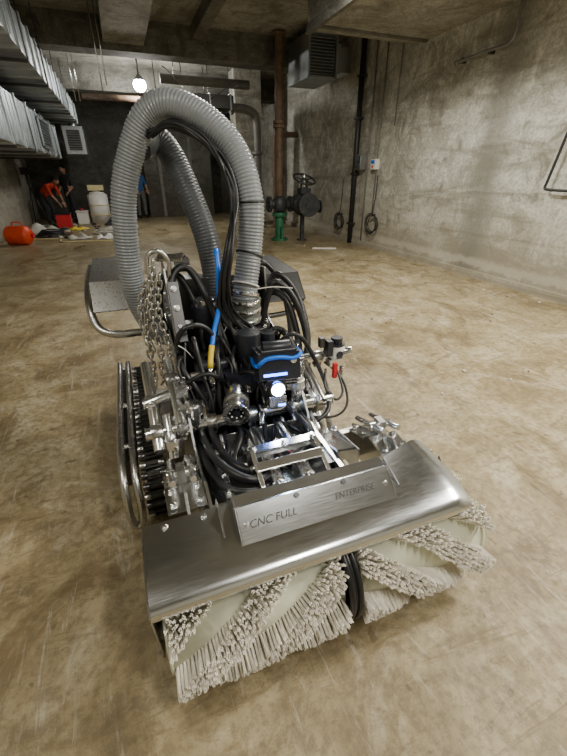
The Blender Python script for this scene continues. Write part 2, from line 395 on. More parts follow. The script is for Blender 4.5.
for s in(-1,1): b.box((3.92+.07*s,8.9,1.2),(.025,.06,.22),'iron')
b.bx(3.88,3.96,8.93,9.01,0,.6,'iron') ; b.cyl((3.92,8.97,0),(3.92,8.97,.03),.12,'iron')
b.cyl((3.92,8.9,1.1),(3.92,8.9,1.40),.02,'alu',n=12)
b.done('valve_body',e,.003)
b=MB(); c=V((3.92,8.9,1.32)); b.ring(c,(.1,-.45,1),.25,.022,'iron',36,10); b.cyl(c-V((0,0,.03)),c+V((0,0,.03)),.04,'iron')
u,w=b.frame((.1,-.45,1))
for i in range(5):
    a=i*2*math.pi/5; b.sweep([c,c+(u*math.cos(a)+w*math.sin(a))*.1+V((0,0,-.01)),c+(u*math.cos(a)+w*math.sin(a))*.25],.013,'iron',8)
b.done('handwheel',e)

# ================================================================= ROBOT
R=empty('cleaning_robot',(.42,1.5,0))
AY,AZ=.75,.20
def brush(name,x0,x1,hand,ph):
    b=MB(); rc=.130
    b.cyl((x0,AY,AZ),(x1,AY,AZ),rc,'drum',n=48)
    b.cyl((x0-.012,AY,AZ),(x1+.012,AY,AZ),.03,'steel',n=20)
    b.pipe((x0-.004,AY,AZ),(x0+.004,AY,AZ),rc+.004,.05,'drum',n=40); b.pipe((x1-.004,AY,AZ),(x1+.004,AY,AZ),rc+.004,.05,'drum',n=40)
    b.done(name+'_core',R)
    b=MB(); L=x1-x0; nb=6
    vs=[];fs=[]
    for k in range(nb):
        a0=ph+k*2*math.pi/nb
        n=50
        for i in range(n):
            for j in range(6):
                x=x0+.006+(L-.012)*(i+.5*(j%2)+.25)/n+random.uniform(-.001,.001)
                a=a0+hand*(x-x0)*4.3+(j-2.5)*.082+random.uniform(-.006,.006)
                lean=(j-2.5)*.012+random.uniform(-.03,.03); leanx=random.uniform(-.004,.004); tl=.200*random.uniform(.965,1.008)
                for q in range(7):
                    qa=q*1.047; m0=0 if q==6 else 1
                    oa=.013*math.sin(qa)*m0; ox=.0026*math.cos(qa)*m0
                    spread=random.uniform(1.0,1.6)
                    rt=tl*random.uniform(.98,1.015)
                    aa0=a+oa*.6; ab=a+oa*spread*.8+lean+random.uniform(-.014,.014)
                    xb=x+ox*spread+leanx+random.uniform(-.0014,.0014)
                    def pt(xx,rr,an): return V((xx,AY-rr*math.cos(an),max(.004,AZ+rr*math.sin(an))))
                    p0=pt(x+ox*.7,rc-.004,aa0); p1=pt((x+ox+xb)/2,(rc+rt)/2,aa0*.55+ab*.45); p2=pt(xb,rt,ab)
                    rr=.0019
                    o=len(vs)
                    d=(p2-p0).normalized(); u=d.cross(V((1,0,0))).normalized(); w=V((1,0,0))
                    for p,s in((p0,1),(p1,1.05),(p2,.9)):
                        vs+= [p+u*rr*s,p+w*rr*s,p-u*rr*s,p-w*rr*s]
                    for t in range(2):
                        for m in range(4): fs.append((o+t*4+m,o+t*4+(m+1)%4,o+t*4+4+(m+1)%4,o+t*4+4+m))
                    fs.append((o+8,o+9,o+10,o+11))
    b.add(vs,fs,'bristle',False); b.done(name+'_bristles',R)
brush('brush_left',-.09,.445,1,-.30)
brush('brush_right',.495,1.02,-1,.95)
b=MB(); b.cyl((.457,AY,AZ),(.483,AY,AZ),.17,'rubber',n=48); b.ring((.456,AY,AZ),(1,0,0),.17,.010,'rubber',48); b.ring((.484,AY,AZ),(1,0,0),.17,.010,'rubber',48)
b.done('brush_centre_disc',R)
# hood
b=MB()
prof=[(.655,.376),(.659,.390),(.668,.403),(.684,.412),(.72,.420),(.78,.427),(.85,.431),(.90,.434),(.925,.435)]
def sheet(b,prof,xs,mat,th=.005,zf=None):
    zf=zf or (lambda x,y:(0,0,0))
    vs=[];fs=[];n=len(prof);m=len(xs)
    for off in(0,-th):
        for x in xs:
            for (y,z) in prof:
                d=zf(x,y); vs.append((x+d[0],y+d[1],z+d[2]+off))
    o=m*n
    for i in range(m-1):
        for j in range(n-1):
            fs.append((i*n+j,(i+1)*n+j,(i+1)*n+j+1,i*n+j+1)); fs.append((o+i*n+j,o+i*n+j+1,o+(i+1)*n+j+1,o+(i+1)*n+j))
    for i in range(m-1):
        for j in(0,n-1): fs.append((i*n+j,(i+1)*n+j,o+(i+1)*n+j,o+i*n+j))
    for j in range(n-1):
        for i in(0,m-1): fs.append((i*n+j,i*n+j+1,o+i*n+j+1,o+i*n+j))
    b.add(vs,fs,mat,True)
xs=[-.115+i*.028 for i in range(40)]
def flare(x,y):
    t=max(0,min(1,(x-.72)/.26)); v=(y-.655)/.27
    e=max(0,(x-.90)/.10)
    return (-.03*e*abs(v-.45)**1.5*2, t*v*.055-.02*e*e*v, t*v*.034-.035*e*e)
sheet(b,prof,xs,'steel',.005,flare)
o=b.done('brush_hood',R)
m_=o.modifiers.new('es','EDGE_SPLIT'); m_.split_angle=math.radians(35)
b=MB()
b.prism([(.665,.375),(.69,.405),(.92,.425),(.94,.05),(.90,.03),(.80,.03),(.72,.08)],'x',-.121,-.115,'steel2')
b.bx(-.11,1.0,.925,.931,.12,.42,'steel2')
b.prism([(.74,.15),(.80,.12),(.92,.15),(.92,.38),(.80,.25),(.74,.25)],'x',1.036,1.042,'darksteel')
b.cyl((-.118,.75,.2),(-.09,.75,.2),.04,'darksteel'); b.cyl((1.02,.75,.2),(1.038,.75,.2),.04,'darksteel')
for x in(-.05,.07,.75,.88): b.bolt((x,.90,.436),(0,0,1),.007,.007)
b.done('hood_side_plates',R,.001)
# inscribed plate
P0=V((0,.755,.424)); P1=V((0,.832,.503)); up=(P1-P0).normalized(); dn=V((0,-up.z,up.y))
b=MB()
def pl(u,t): q=P0+up*u+dn*t; return (q.y,q.z)
hL=(P1-P0).length
b.prism([pl(0,0),pl(hL,0),pl(hL,-.005),pl(0,-.005)],'x',.163,.703,'steel')
b.prism([pl(hL,0),pl(hL+.004,-.008),(.880,.508),(.880,.503),pl(hL-.003,-.008)],'x',.163,.703,'steel')
for x in (.158,.703): b.prism([(.755,.426),(.93,.434),(.93,.455),(.880,.506),pl(hL,0)],'x',x,x+.005,'steel')
for x in(.115,.745): b.prism([(.80,.430),(.92,.435),(.92,.475)],'x',x,x+.005,'steel')
for x in(.36,.53): 
    q=V((x,0,0))+P0+up*(hL*.90); b.cyl(q-dn*.001,q+dn*.006,.009,'darksteel',n=16)
for x in (.185,.68): b.bolt(V((x,0,0))+P0+up*hL*.5,dn,.006,.006)
b.done('hood_nameplate',R,.001)
def text(body,x,size,u0):
    cu=bpy.data.curves.new('inscription','FONT'); cu.body=body; cu.size=size; cu.extrude=.0004; cu.align_x='CENTER'; cu.shear=.25
    o=bpy.data.objects.new('engraved_text',cu); C.objects.link(o); cu.materials.append(M['engrave'])
    ori=V((x,0,0))+P0+up*u0+dn*.0008
    mt=Matrix(((1,up.x,dn.x),(0,up.y,dn.y),(0,up.z,dn.z)))
    o.parent=R; o.matrix_parent_inverse=Matrix.Translation(-R.location)
    o.location=ori; o.rotation_euler=mt.to_euler()
text('CNC FULL',.270,.034,.042); text('ENTERPRISE',.56,.028,.050)

# mounting brackets at hood ends
b=MB()
for (cx,s) in ((.03,1),(.86,-1)):
    b.prism([(.93,.40),(1.0,.46),(1.12,.42),(1.30,.34),(1.30,.18),(1.1,.2),(.93,.30)],'x',cx-.005,cx+.005,'steel')
    b.box((cx,1.02,.42),(.13,.11,.008),'steel',(10,0,0)); b.box((cx,1.18,.375),(.13,.14,.01),'steel',(-18,0,0))
    for dx in(-.045,.045):
        for dy in(-.035,.035):
            b.bolt((cx+dx,1.02+dy,.428),(0,-.1,1),.009,.016); b.bolt((cx+dx,1.18+dy,.388-dy*.3),(0,.3,1),.009,.016)
    b.cyl((cx-.05,1.10,.46),(cx+.05,1.10,.46),.018,'alu'); b.cyl((cx-.035,1.22,.43),(cx-.035,1.02,.49),.012,'alu',n=12)
    b.cyl((cx+.035,1.22,.43),(cx+.035,1.02,.49),.012,'alu',n=12)
    b.box((cx,1.1,.46),(.03,.05,.06),'steel2')
    b.bx(min(cx,cx+s*.13),max(cx,cx+s*.13),1.22,1.25,.2,.36,'steel2')
b.done('hood_mounting_brackets',R,.0015)

# chassis
b=MB()
side=[(.93,.20),(.93,.40),(1.05,.44),(1.15,.40),(1.30,.42),(1.42,.56),(1.62,.66),(1.9,.74),(2.3,.74),(2.55,.6),(2.6,.2),(1.3,.12)]
for x in(.10,.62): b.prism(side,'x',x,x+.01,'steel')
b.bx(.11,.62,1.0,2.5,.13,.15,'steel2'); b.bx(.11,.62,2.48,2.5,.15,.6,'steel2')
b.bx(.11,.62,.955,.97,.20,.40,'steel'); b.box((.365,1.33,.26),(.51,.01,.26),'steel2',(-20,0,0))
for x in(.095,.635):
    d=-1 if x<.3 else 1
    for (y,z) in((1.0,.25),(1.0,.36),(1.2,.2),(1.2,.34),(1.4,.45),(1.5,.25),(1.7,.6),(1.9,.3),(1.9,.66),(2.2,.66),(2.4,.3)): b.bolt((x,y,z),(d,0,0),.010,.012)
b.bx(.07,.12,1.45,1.49,.15,.62,'steel'); b.bx(.61,.66,1.45,1.49,.15,.62,'steel')
b.done('chassis_plates',R,.0015)
b=MB() # internal machinery
b.bx(.16,.56,1.55,1.95,.16,.52,'blackpl'); b.bx(.14,.60,2.0,2.45,.16,.66,'darksteel')
b.cyl((.22,1.35,.22),(.22,1.75,.30),.06,'blackpl'); b.cyl((.45,1.3,.24),(.45,1.6,.3),.07,'darksteel')
b.cyl((.489,1.8,.45),(.489,1.8,.72),.095,'blackpl',n=28); b.cyl((.489,1.8,.70),(.489,1.8,.73),.12,'darksteel',n=28)
for i in range(8):
    a=i*math.pi/4; b.bolt((.489+.105*math.cos(a),1.8+.105*math.sin(a),.73),(0,0,1),.008,.012)
b.cyl((.30,1.9,.5),(.30,1.9,.82),.07,'blackpl',n=24); b.cyl((.30,1.9,.82),(.30,1.9,.85),.05,'alu',n=24)
b.bx(.18,.40,1.62,1.78,.5,.62,'darksteel'); b.cyl((.58,2.0,.5),(.58,2.0,.85),.05,'darksteel')
b.bx(.30,.42,1.5,1.62,.45,.60,'blackpl'); b.cyl((.2,1.6,.62),(.35,1.6,.62),.03,'blackpl')
b.bx(.42,.58,1.50,1.66,.50,.66,'blackpl'); b.bx(.16,.26,1.50,1.60,.42,.54,'blackpl')
b.cyl((.44,1.60,.60),(.44,1.60,.76),.055,'blackpl',n=24); b.cyl((.54,1.62,.60),(.54,1.62,.74),.035,'blackpl',n=20)
b.done('pump_and_motors',R,.004)
# front deck
b=MB()
b.bx(.14,.60,.96,1.28,.30,.32,'steel2')
for x in(.29,.545): b.prism([(.93,.33),(.95,.44),(1.08,.50),(1.12,.48),(1.14,.33)],'x',x-.008,x+.008,'alu')
b.box((.418,1.02,.468),(.26,.035,.012),'alu',(22,0,0)); b.box((.418,1.10,.475),(.26,.04,.03),'steel'); b.cyl((.27,1.05,.44),(.57,1.05,.44),.013,'steel')
for x in(.30,.54,.42): b.bolt((x,1.10,.49),(0,0,1),.009,.014)
b.cyl((.36,.98,.40),(.36,1.3,.42),.028,'alu'); b.cyl((.48,.98,.40),(.48,1.3,.42),.028,'alu'); b.cyl((.48,1.0,.40),(.48,.93,.39),.014,'steel'); b.cyl((.36,1.0,.40),(.36,.93,.39),.014,'steel')
b.bx(.34,.38,1.1,1.14,.36,.47,'steel2'); b.bx(.46,.50,1.1,1.14,.36,.47,'steel2')
b.bx(.20,.27,1.0,1.1,.32,.40,'darksteel'); b.bx(.57,.61,1.0,1.1,.32,.42,'darksteel')
b.cyl((.42,1.16,.40),(.42,1.16,.45),.014,'red',n=16)
for x in(.2,.3,.44,.52): b.cyl((x,1.22,.32),(x,1.22,.41),.016,'alu',n=6)
for x in(.24,.33,.5,.58):b.cyl((x,1.17,.34),(x,1.10,.36),.014,'alu',n=6)
b.box((.66,1.12,.42),(.09,.2,.012),'steel',(-14,6,0)); b.prism([(1.0,.33),(1.0,.45),(1.2,.42),(1.25,.33)],'x',.70,.706,'steel')
for p in((.64,1.06,.415),(.68,1.06,.415),(.64,1.17,.44),(.68,1.17,.44)): b.bolt(p,(0,-.2,1),.009,.016)
b.bx(.16,.19,.95,1.22,.40,.43,'steel2'); b.bx(.595,.615,.95,1.22,.40,.43,'steel2')
for k in range(6): b.bolt((.175,.98+.045*k,.43),(0,0,1),.007,.01)
b.done('lift_manifold',R,.002)

# tube frame with clamps
b=MB()
def tube(p,q,r=.028): b.cyl(p,q,r,'alu',n=28)
def endcap(p,d,r=.028):
    p=V(p);d=V(d).normalized(); b.cyl(p,p+d*.006,r*1.1,'alu',n=28); b.cyl(p+d*.006,p+d*.007,r*.5,'darksteel',n=16)
def clamp(c,ax,r=.028):
    c=V(c); ax=V(ax).normalized(); b.cyl(c-ax*.022,c+ax*.022,r*1.35,'steel2',n=24)
    u,w=b.frame(ax); 
    b.box(c+w*r*1.5,(.036,.036,.02),'steel2',Matrix((u,w,ax)).transposed()@Matrix.Rotation(math.radians(90),3,'X'))
    for s in(-1,1): b.bolt(c+w*r*1.9+ax*s*.011,w,.0055,.01,'steel2')
tube((-.07,1.40,.445),(.78,1.40,.445)); endcap((-.07,1.40,.445),(-1,0,0)); endcap((.78,1.40,.445),(1,0,0))
tube((.06,1.60,.575),(.84,1.60,.575),.025); endcap((.06,1.6,.575),(-1,0,0),.025); endcap((.84,1.6,.575),(1,0,0),.025)
tube((-.03,1.33,.40),(-.03,1.72,.62),.024); tube((.07,1.34,.50),(.07,1.72,.62),.022)
tube((.72,1.36,.46),(.72,1.72,.62),.022)
tube((-.06,1.52,.52),(.16,1.55,.56),.025); endcap((-.06,1.52,.52),(-1,0,0),.025)
tube((.13,1.40,.44),(.13,1.40,.56)); tube((.60,1.40,.44),(.60,1.40,.60))
tube((.02,1.30,.37),(.02,1.44,.50),.02)
for x in(-.03,.07,.20,.38,.60,.72): clamp((x,1.40,.445),(1,0,0))
for x in(.07,.28,.44,.66,.80): clamp((x,1.60,.575),(1,0,0),.025)
clamp((-.03,1.53,.52),(0,.87,.49),.024); clamp((.07,1.6,.58),(0,.9,.3),.022); clamp((.13,1.40,.53),(0,0,1)); clamp((.6,1.4,.56),(0,0,1)); clamp((.02,1.37,.43),(0,.7,.65),.02)
b.done('tube_frame',R,.001)

# track units
def track(name,xa,xb,y0,y1,guard):
    b=MB(); r=.16; zc=.175
    L=(y1-y0)-2*r; per=2*L+2*math.pi*r; n=int(per/.044); w=xb-xa; xc=(xa+xb)/2
    def pos(t,rr):
        t%=per
        if t<L: return V((xc,y0+r+t,zc+rr)),0
        t-=L
        if t<math.pi*r: a=t/r; return V((xc,y1-r+rr*math.sin(a),zc+rr*math.cos(a))),a
        t-=math.pi*r
        if t<L: return V((xc,y1-r-t,zc-rr)),math.pi
        t-=L; a=t/r; return V((xc,y0+r-rr*math.sin(a),zc-rr*math.cos(a))),math.pi+a
    for i in range(n):
        p,a=pos(i*per/n,r-.004); 
        b.box(p,(w*.92,.032,.016),'track',Matrix.Rotation(-a,3,'X'))
        p2,a=pos(i*per/n,r+.009); b.box(p2,(w*.8,.012,.012),'track',Matrix.Rotation(-a,3,'X'))
        p3,a=pos(i*per/n,r+.004)
        for s in(-1,1): b.cyl(p3+V((s*w*.36-.012,0,0)),p3+V((s*w*.36+.012,0,0)),.014,'darksteel' if i%3 else 'steel2',n=10)
    for yy,rr in((y0+r,.13),(y1-r,.13)):
        b.cyl((xa+.02,yy,zc),(xb-.02,yy,zc),rr,'darksteel',n=28); b.cyl((xa+.005,yy,zc),(xb-.005,yy,zc),.05,'alu',n=20)
        for k in range(6): b.bolt((xa+.02 if guard<0 else xb-.02,yy+.085*math.cos(k*1.047),zc+.085*math.sin(k*1.047)),(guard,0,0),.009,.012)
    k=5
    for i in range(k):
        yy=y0+2*r+.03+(L-r*1.2)*i/(k-1); b.cyl((xa+.02,yy,.09),(xb-.02,yy,.09),.06,'darksteel',n=22); b.cyl((xa+.01,yy,.09),(xb-.01,yy,.09),.02,'alu',n=14)
    b.bx(xc-.02,xc+.02,y0+r,y1-r,.12,.25,'steel2')
    b.done(name+'_track_belt',R,.0015)
    b=MB()
    if guard<0: xo,xi=xa-.068,xa-.020
    else: xo,xi=xb+.068,xb+.020
    yf=y0-.015
    pts=[(xo,y1,.33),(xo,y1-.3,.335),(xo,y0+.35,.335),(xo,y0+.15,.325),(xo,y0+.03,.26),(xo,yf,.14),(xo*.75+xi*.25,yf-.005,.085),(xo*.25+xi*.75,yf-.005,.085),(xi,yf,.14),(xi,y0+.03,.26),(xi,y0+.15,.325),(xi,y0+.35,.335),(xi,y1-.3,.335),(xi,y1,.33)]
    b.sweep(pts,.0165,'steel2',14,.02)
    b.bx(min(xo,xi),max(xo,xi),y0+.15,y1-.05,.16,.30,'darksteel')
    for yy in(y0+.2,(y0+y1)/2,y1-.1):
        b.box(((xo+xi)/2,yy,.333),(abs(xo-xi)+.02,.03,.012),'darksteel'); b.cyl((xi,yy,.32),(xc,yy,.28),.009,'alu',n=10); b.bolt(((xo+xi)/2,yy,.34),(0,0,1),.009,.012)
    b.done(name+'_track_guard',R,.001)
track('left',-.125,-.02,1.30,2.42,-1)
track('right',.66,.76,1.46,2.42,1)
b=MB()
for y in(1.55,2.1):
    b.bx(-.07,.11,y,y+.06,.18,.24,'steel2'); b.bx(.62,.70,y,y+.06,.18,.24,'steel2')
b.done('axle_beams',R,.002)

# suction hose
HP=[(.489,1.8,.74),(.489,1.8,.9),(.53,1.83,1.1),(.547,1.85,1.30),(.507,1.92,1.49),(.40,2.0,1.615),(.269,2.08,1.675),(.162,2.14,1.635),(.074,2.18,1.49),(.005,2.2,1.292),(-.025,2.22,.98),(-.01,2.26,.75),(.06,2.33,.56),(.16,2.36,.48)]
b=MB(); pitch=.0155
b.sweep(HP,.06,'hose',28,.0026,rf=lambda i,L:.0595+.0026*(math.sin(2*math.pi*L/pitch)))
b.done('suction_hose',R)
b=MB()
b.cyl((.489,1.8,.74),(.489,1.8,.86),.072,'hosecuff',n=30)
for z in(.755,.80,.845): b.pipe((.489,1.8,z),(.489,1.8,z+.014),.077,.065,'alu',n=30); b.box((.489,1.72,z+.007),(.035,.02,.02),'alu'); b.cyl((.465,1.71,z+.007),(.515,1.71,z+.007),.005,'alu',n=8)
b.pipe((.49,1.8,.88),(.493,1.802,.893),.070,.055,'alu',n=30)
b.done('hose_clamps',R,.001)
b=MB()
b.sweep([(.12,2.22,1.52),(.20,2.28,1.56),(.27,2.26,1.48),(.33,2.18,1.30),(.38,2.12,1.10),(.40,2.08,.85),(.38,2.1,.66)],.05,'darkhose',20,.004,rf=lambda i,L:.062+.0015*math.sin(2*math.pi*L/.016))
b.done('return_hose',R)

# cables
b=MB()
def cab(pts,r=.008,mat='rubber',n=8): b.sweep(pts,r,mat,n,.02)
for k in range(10):
    dx=-.085-.012*(k%3)+random.uniform(-.01,.01); dy=-.03-.018*(k//3)
    pts=[]
    for i,(x,y,z) in enumerate(HP[3:8][::-1]):
        f=[(0,-.03,-.075),(-.02,-.05,-.075),(-.06,-.05,-.06),(-.080,-.04,-.03),(-.085,-.03,0)][i]
        pts.append((x+f[0]+random.uniform(-.014,.014),y+f[1]+random.uniform(-.012,.012),z+f[2]+random.uniform(-.014,.014)))
    pts+=[(.45+dx*.5,1.76+dy,1.12),(.46+dx,1.74+dy,.95),(.44+dx*1.2+k*.01,1.7,.80),(.28+.04*k,1.62+.01*k,.62),(.20+.05*k,1.66,.46)]
    cab(pts,random.choice([.006,.0075,.009]))
b.done('umbilical_cables',R)
b=MB()
cab([(.57,1.84,.66),(.62,1.83,.86),(.66,1.82,.92),(.74,1.78,.84),(.78,1.70,.66),(.74,1.6,.50),(.60,1.5,.42)],.018)
cab([(.58,1.92,.66),(.66,1.92,.90),(.72,1.9,.93),(.80,1.84,.80),(.80,1.72,.60),(.70,1.62,.44)],.018)
cab([(.56,1.88,.66),(.60,1.87,.80),(.66,1.86,.86),(.72,1.80,.80),(.74,1.70,.60),(.68,1.6,.46)],.018)
cab([(.55,1.98,.7),(.62,1.98,.98),(.72,1.96,.90),(.76,1.9,.70),(.74,1.8,.5)],.014)
cab([(.56,1.78,.60),(.62,1.74,.70),(.68,1.70,.66),(.70,1.62,.54),(.64,1.5,.44)],.018)
cab([(.20,1.78,.60),(.14,1.80,.80),(.16,1.88,.98),(.24,1.92,1.0),(.30,1.86,.88),(.34,1.78,.72),(.36,1.7,.58)],.018)
cab([(.14,1.86,.60),(.08,1.88,.80),(.12,1.95,.96),(.2,1.98,.95),(.26,1.9,.8),(.26,1.8,.6)],.017)
cab([(.22,1.7,.55),(.12,1.66,.70),(.16,1.64,.80),(.26,1.66,.78),(.32,1.64,.64),(.30,1.56,.5)],.012)
cab([(.52,1.62,.56),(.60,1.56,.72),(.67,1.54,.73),(.74,1.52,.62),(.78,1.44,.48),(.74,1.34,.42),(.66,1.30,.40)],.011)
cab([(.36,1.6,.5),(.38,1.48,.62),(.46,1.42,.60),(.5,1.45,.5)],.010)
cab([(.16,1.5,.46),(.15,1.34,.42),(.16,1.14,.46),(.22,1.02,.455),(.30,1.0,.43),(.38,1.10,.40)],.016)
cab([(.20,1.5,.44),(.19,1.34,.42),(.21,1.14,.44),(.27,1.06,.43),(.36,1.08,.40),(.42,1.18,.38)],.016)
cab([(.14,1.5,.40),(.13,1.34,.38),(.14,1.12,.42),(.18,.99,.43),(.27,.96,.42),(.34,1.02,.38)],.014)
cab([(.54,1.5,.46),(.55,1.36,.46),(.57,1.2,.46),(.54,1.12,.43),(.46,1.10,.38)],.013)
cab([(.60,1.5,.42),(.61,1.36,.42),(.60,1.24,.43),(.58,1.14,.40),(.5,1.16,.36)],.012)
cab([(.05,1.58,.50),(.12,1.5,.60),(.22,1.48,.64),(.30,1.5,.56),(.3,1.55,.46)],.010)
cab([(.84,1.56,.60),(.87,1.50,.52),(.86,1.42,.45),(.80,1.38,.44),(.76,1.42,.50),(.80,1.5,.55)],.006)
cab([(.82,1.56,.56),(.88,1.48,.50),(.88,1.40,.40),(.80,1.36,.36),(.66,1.4,.36)],.006)
cab([(.30,1.35,.56),(.30,1.45,.60),(.36,1.52,.56),(.4,1.6,.5)],.007)
for k in range(22):
    x=.13+.023*k; cab([(x,1.74,.52),(x+random.uniform(-.05,.05),1.66,.68+random.uniform(-.06,.08)),(x+random.uniform(-.05,.05),1.56,.62+random.uniform(-.04,.04)),(x+random.uniform(-.04,.04),1.48,.48),(x,1.44,.34)],random.choice([.006,.008,.010,.012]))
for k in range(12):
    x=.14+.037*k; cab([(x,1.5,.34),(x+random.uniform(-.03,.03),1.40,.38),(x+random.uniform(-.05,.05),1.30,.38+random.uniform(-.03,.03)),(x+random.uniform(-.05,.05),1.2,.36),(x+.03,1.12,.33)],random.choice([.008,.010,.012]))
b.done('hydraulic_hoses',R)
b=MB()
cab([(.36,1.80,1.10),(.352,1.745,1.02),(.345,1.735,.95),(.335,1.71,.86),(.295,1.67,.76),(.27,1.62,.70)],.0115,'blue',12)
cab([(.27,1.62,.71),(.255,1.59,.665),(.245,1.565,.625)],.0135,'yellow',12)
b.cyl((.245,1.565,.625),(.24,1.56,.58),.012,'alu')
b.done('blue_pressure_hose',R)
b=MB()
def tie(p,q,mat='white'): b.sweep([p,V(p).lerp(V(q),.5)+V((0,0,.01)),q],.0022,mat,5)
tie((.50,1.72,.92),(.70,1.70,.915)); tie((.43,2.0,1.69),(.55,1.98,1.74),'rubber'); tie((.30,2.03,1.74),(.24,2.0,1.79),'rubber'); tie((.40,1.72,.80),(.33,1.70,.70)); tie((.18,1.62,.66),(.12,1.6,.74)); tie((.56,1.55,.5),(.60,1.5,.40))
b.pipe((.523,1.826,1.06),(.526,1.828,1.068),.066,.055,'rubber'); b.pipe((.547,1.85,1.29),(.547,1.85,1.298),.066,.055,'rubber')
b.pipe((.49,1.795,.925),(.492,1.797,.931),.068,.055,'white')
b.done('cable_ties',R)

# light / camera head
b=MB()
RX=Euler((math.radians(-12),0,math.radians(-6))).to_matrix()
c=V((.50,1.40,.685))
def L(p): return c+RX@V(p)
b.box(L((0,0,0)),(.18,.15,.12),'blackpl',RX); b.box(L((0,-.02,.063)),(.15,.12,.012),'blackpl',RX); b.box(L((0,.0,-.07)),(.12,.12,.03),'darksteel',RX)
b.box(L((-.02,-.06,-.085)),(.08,.05,.06),'blackpl',RX)
b.cyl(L((-.02,-.08,-.085)),L((-.02,-.102,-.09)),.031,'alu',n=30); b.pipe(L((-.02,-.102,-.09)),L((-.02,-.112,-.091)),.033,.027,'alu',n=30)
for k in range(5): b.box(L((.05,-.03,-.04-.012*k)),(.06,.08,.004),'darksteel',RX)
b.box(L((0,.06,-.12)),(.05,.04,.14),'steel2',RX); b.box(L((0,.02,-.18)),(.08,.06,.05),'alu',RX)
b.cyl(L((.06,-.078,.02)),L((.06,-.082,.02)),.014,'alu')
b.cyl(L((-.06,-.03,.07)),L((.06,-.03,.07)),.03,'blackpl',n=20)
b.done('floodlight_housing',R,.005)
b=MB(); b.cyl(L((-.02,-.103,-.09)),L((-.02,-.106,-.0905)),.027,'led',n=30); b.done('floodlight_lens',R)
b=MB(); b.box(L((-.02,-.0775,-.035)),(.10,.004,.010),'blueglow',RX); b.box(L((.0,-.078,-.170)),(.03,.01,.006),'blueglow',RX); b.done('added_blue_glow_strips',R)  # added glowing strips imitating blue flare around the floodlight, not a robot part
b=MB(); b.sweep([L((-.092,-.078,.01)),L((-.06,-.083,.035)),L((0,-.085,.04)),L((.06,-.083,.03)),L((.092,-.078,.045)),L((.096,0,.05))],.009,'blue',10)
b.sweep([L((-.092,-.078,.01)),L((-.097,-.02,.0)),L((-.092,.06,.01))],.009,'blue',10); b.done('blue_strap',R)
# steel camera
b=MB(); d=V((-.25,-.9,-.12)).normalized(); p=V((.300,1.33,.555))
b.cyl(p+d*-.08,p+d*.05,.047,'alu',n=36); b.pipe(p+d*.045,p+d*.072,.054,.037,'alu',n=36); b.cyl(p+d*.048,p+d*.054,.037,'lens',n=30); b.cyl(p+d*.053,p+d*.059,.016,'blackpl',n=20)
b.cyl(p-d*.08,p-d*.10,.036,'alu',n=30); b.cyl(p-d*.10,p-d*.14,.012,'rubber')
u,w=b.frame(d)
for k in range(6):
    a=k*1.047; b.bolt(p+d*.072+(u*math.cos(a)+w*math.sin(a))*.045,d,.003,.003,'darksteel')
for k in range(8):
    a=k*.785; b.sphere(p+d*.056+(u*math.cos(a)+w*math.sin(a))*.027,.004,'white',nu=8,nv=6)
b.pipe(p-d*.02,p+d*.0,.055,.045,'steel2'); b.box(p+V((0,.02,-.065)),(.035,.035,.06),'alu')
b.done('inspection_camera',R,.001)
# valve on right end
b=MB(); q=V((.885,1.56,.61))
b.cyl(q+V((0,0,-.04)),q+V((0,0,.035)),.040,'white',n=24); b.cyl(q+V((0,0,.035)),q+V((0,0,.045)),.042,'blackpl',n=24); b.cyl(q+V((0,0,.045)),q+V((0,0,.075)),.030,'blackpl',n=20)
b.box(q+V((-.05,-.01,.03)),(.03,.05,.08),'blackpl'); b.box(q+V((-.02,-.03,-.04)),(.08,.05,.04),'alu'); b.cyl(q+V((-.05,0,-.02)),q+V((.05,0,-.02)),.018,'alu')
b.cyl(q+V((-.03,-.05,-.05)),q+V((-.03,-.05,-.11)),.009,'red'); b.box(q+V((-.03,-.055,-.08)),(.022,.02,.08),'red'); b.cyl(q+V((.02,-.04,-.05)),q+V((.02,-.04,-.12)),.014,'alu'); b.cyl(q+V((.03,-.02,0)),q+V((.07,-.04,.01)),.02,'alu')
b.cyl(q+V((.0,-.040,-.005)),q+V((.0,-.044,-.005)),.02,'blackpl')
b.box(q+V((-.085,.0,.06)),(.025,.03,.05),'darksteel'); b.done('pressure_regulator',R,.002)
# small fittings
b=MB()
for (x,y,z) in((.10,1.48,.50),(.18,1.44,.50),(.24,1.55,.60),(.40,1.52,.54),(.62,1.5,.52),(.68,1.44,.50),(.42,1.36,.47),(.15,1.33,.42),(.56,1.33,.47),(.22,1.30,.40),(.34,1.28,.40),(.50,1.30,.42),(.64,1.30,.42),(.27,1.42,.46),(.46,1.44,.46)):
    b.cyl((x,y,z),(x+random.uniform(-.02,.02),y-.05,z-.03),.014,'alu',n=6); b.cyl((x,y,z),(x,y+.03,z+.02),.011,'darksteel'); b.box((x,y+.01,z-.02),(.035,.03,.03),random.choice(['blackpl','steel2','darksteel']))
for (x,y,z) in((-.02,1.46,.45),(.05,1.5,.42),(.03,1.3,.44),(.08,1.30,.34)):
    b.box((x,y,z),(.05,.04,.035),'alu',(random.uniform(-20,20),random.uniform(-20,20),random.uniform(-30,30))); b.bolt((x,y,z+.018),(0,0,1),.008,.012); b.cyl((x,y-.02,z),(x,y-.05,z-.01),.01,'alu',n=6)
b.done('hose_fittings',R,.001)
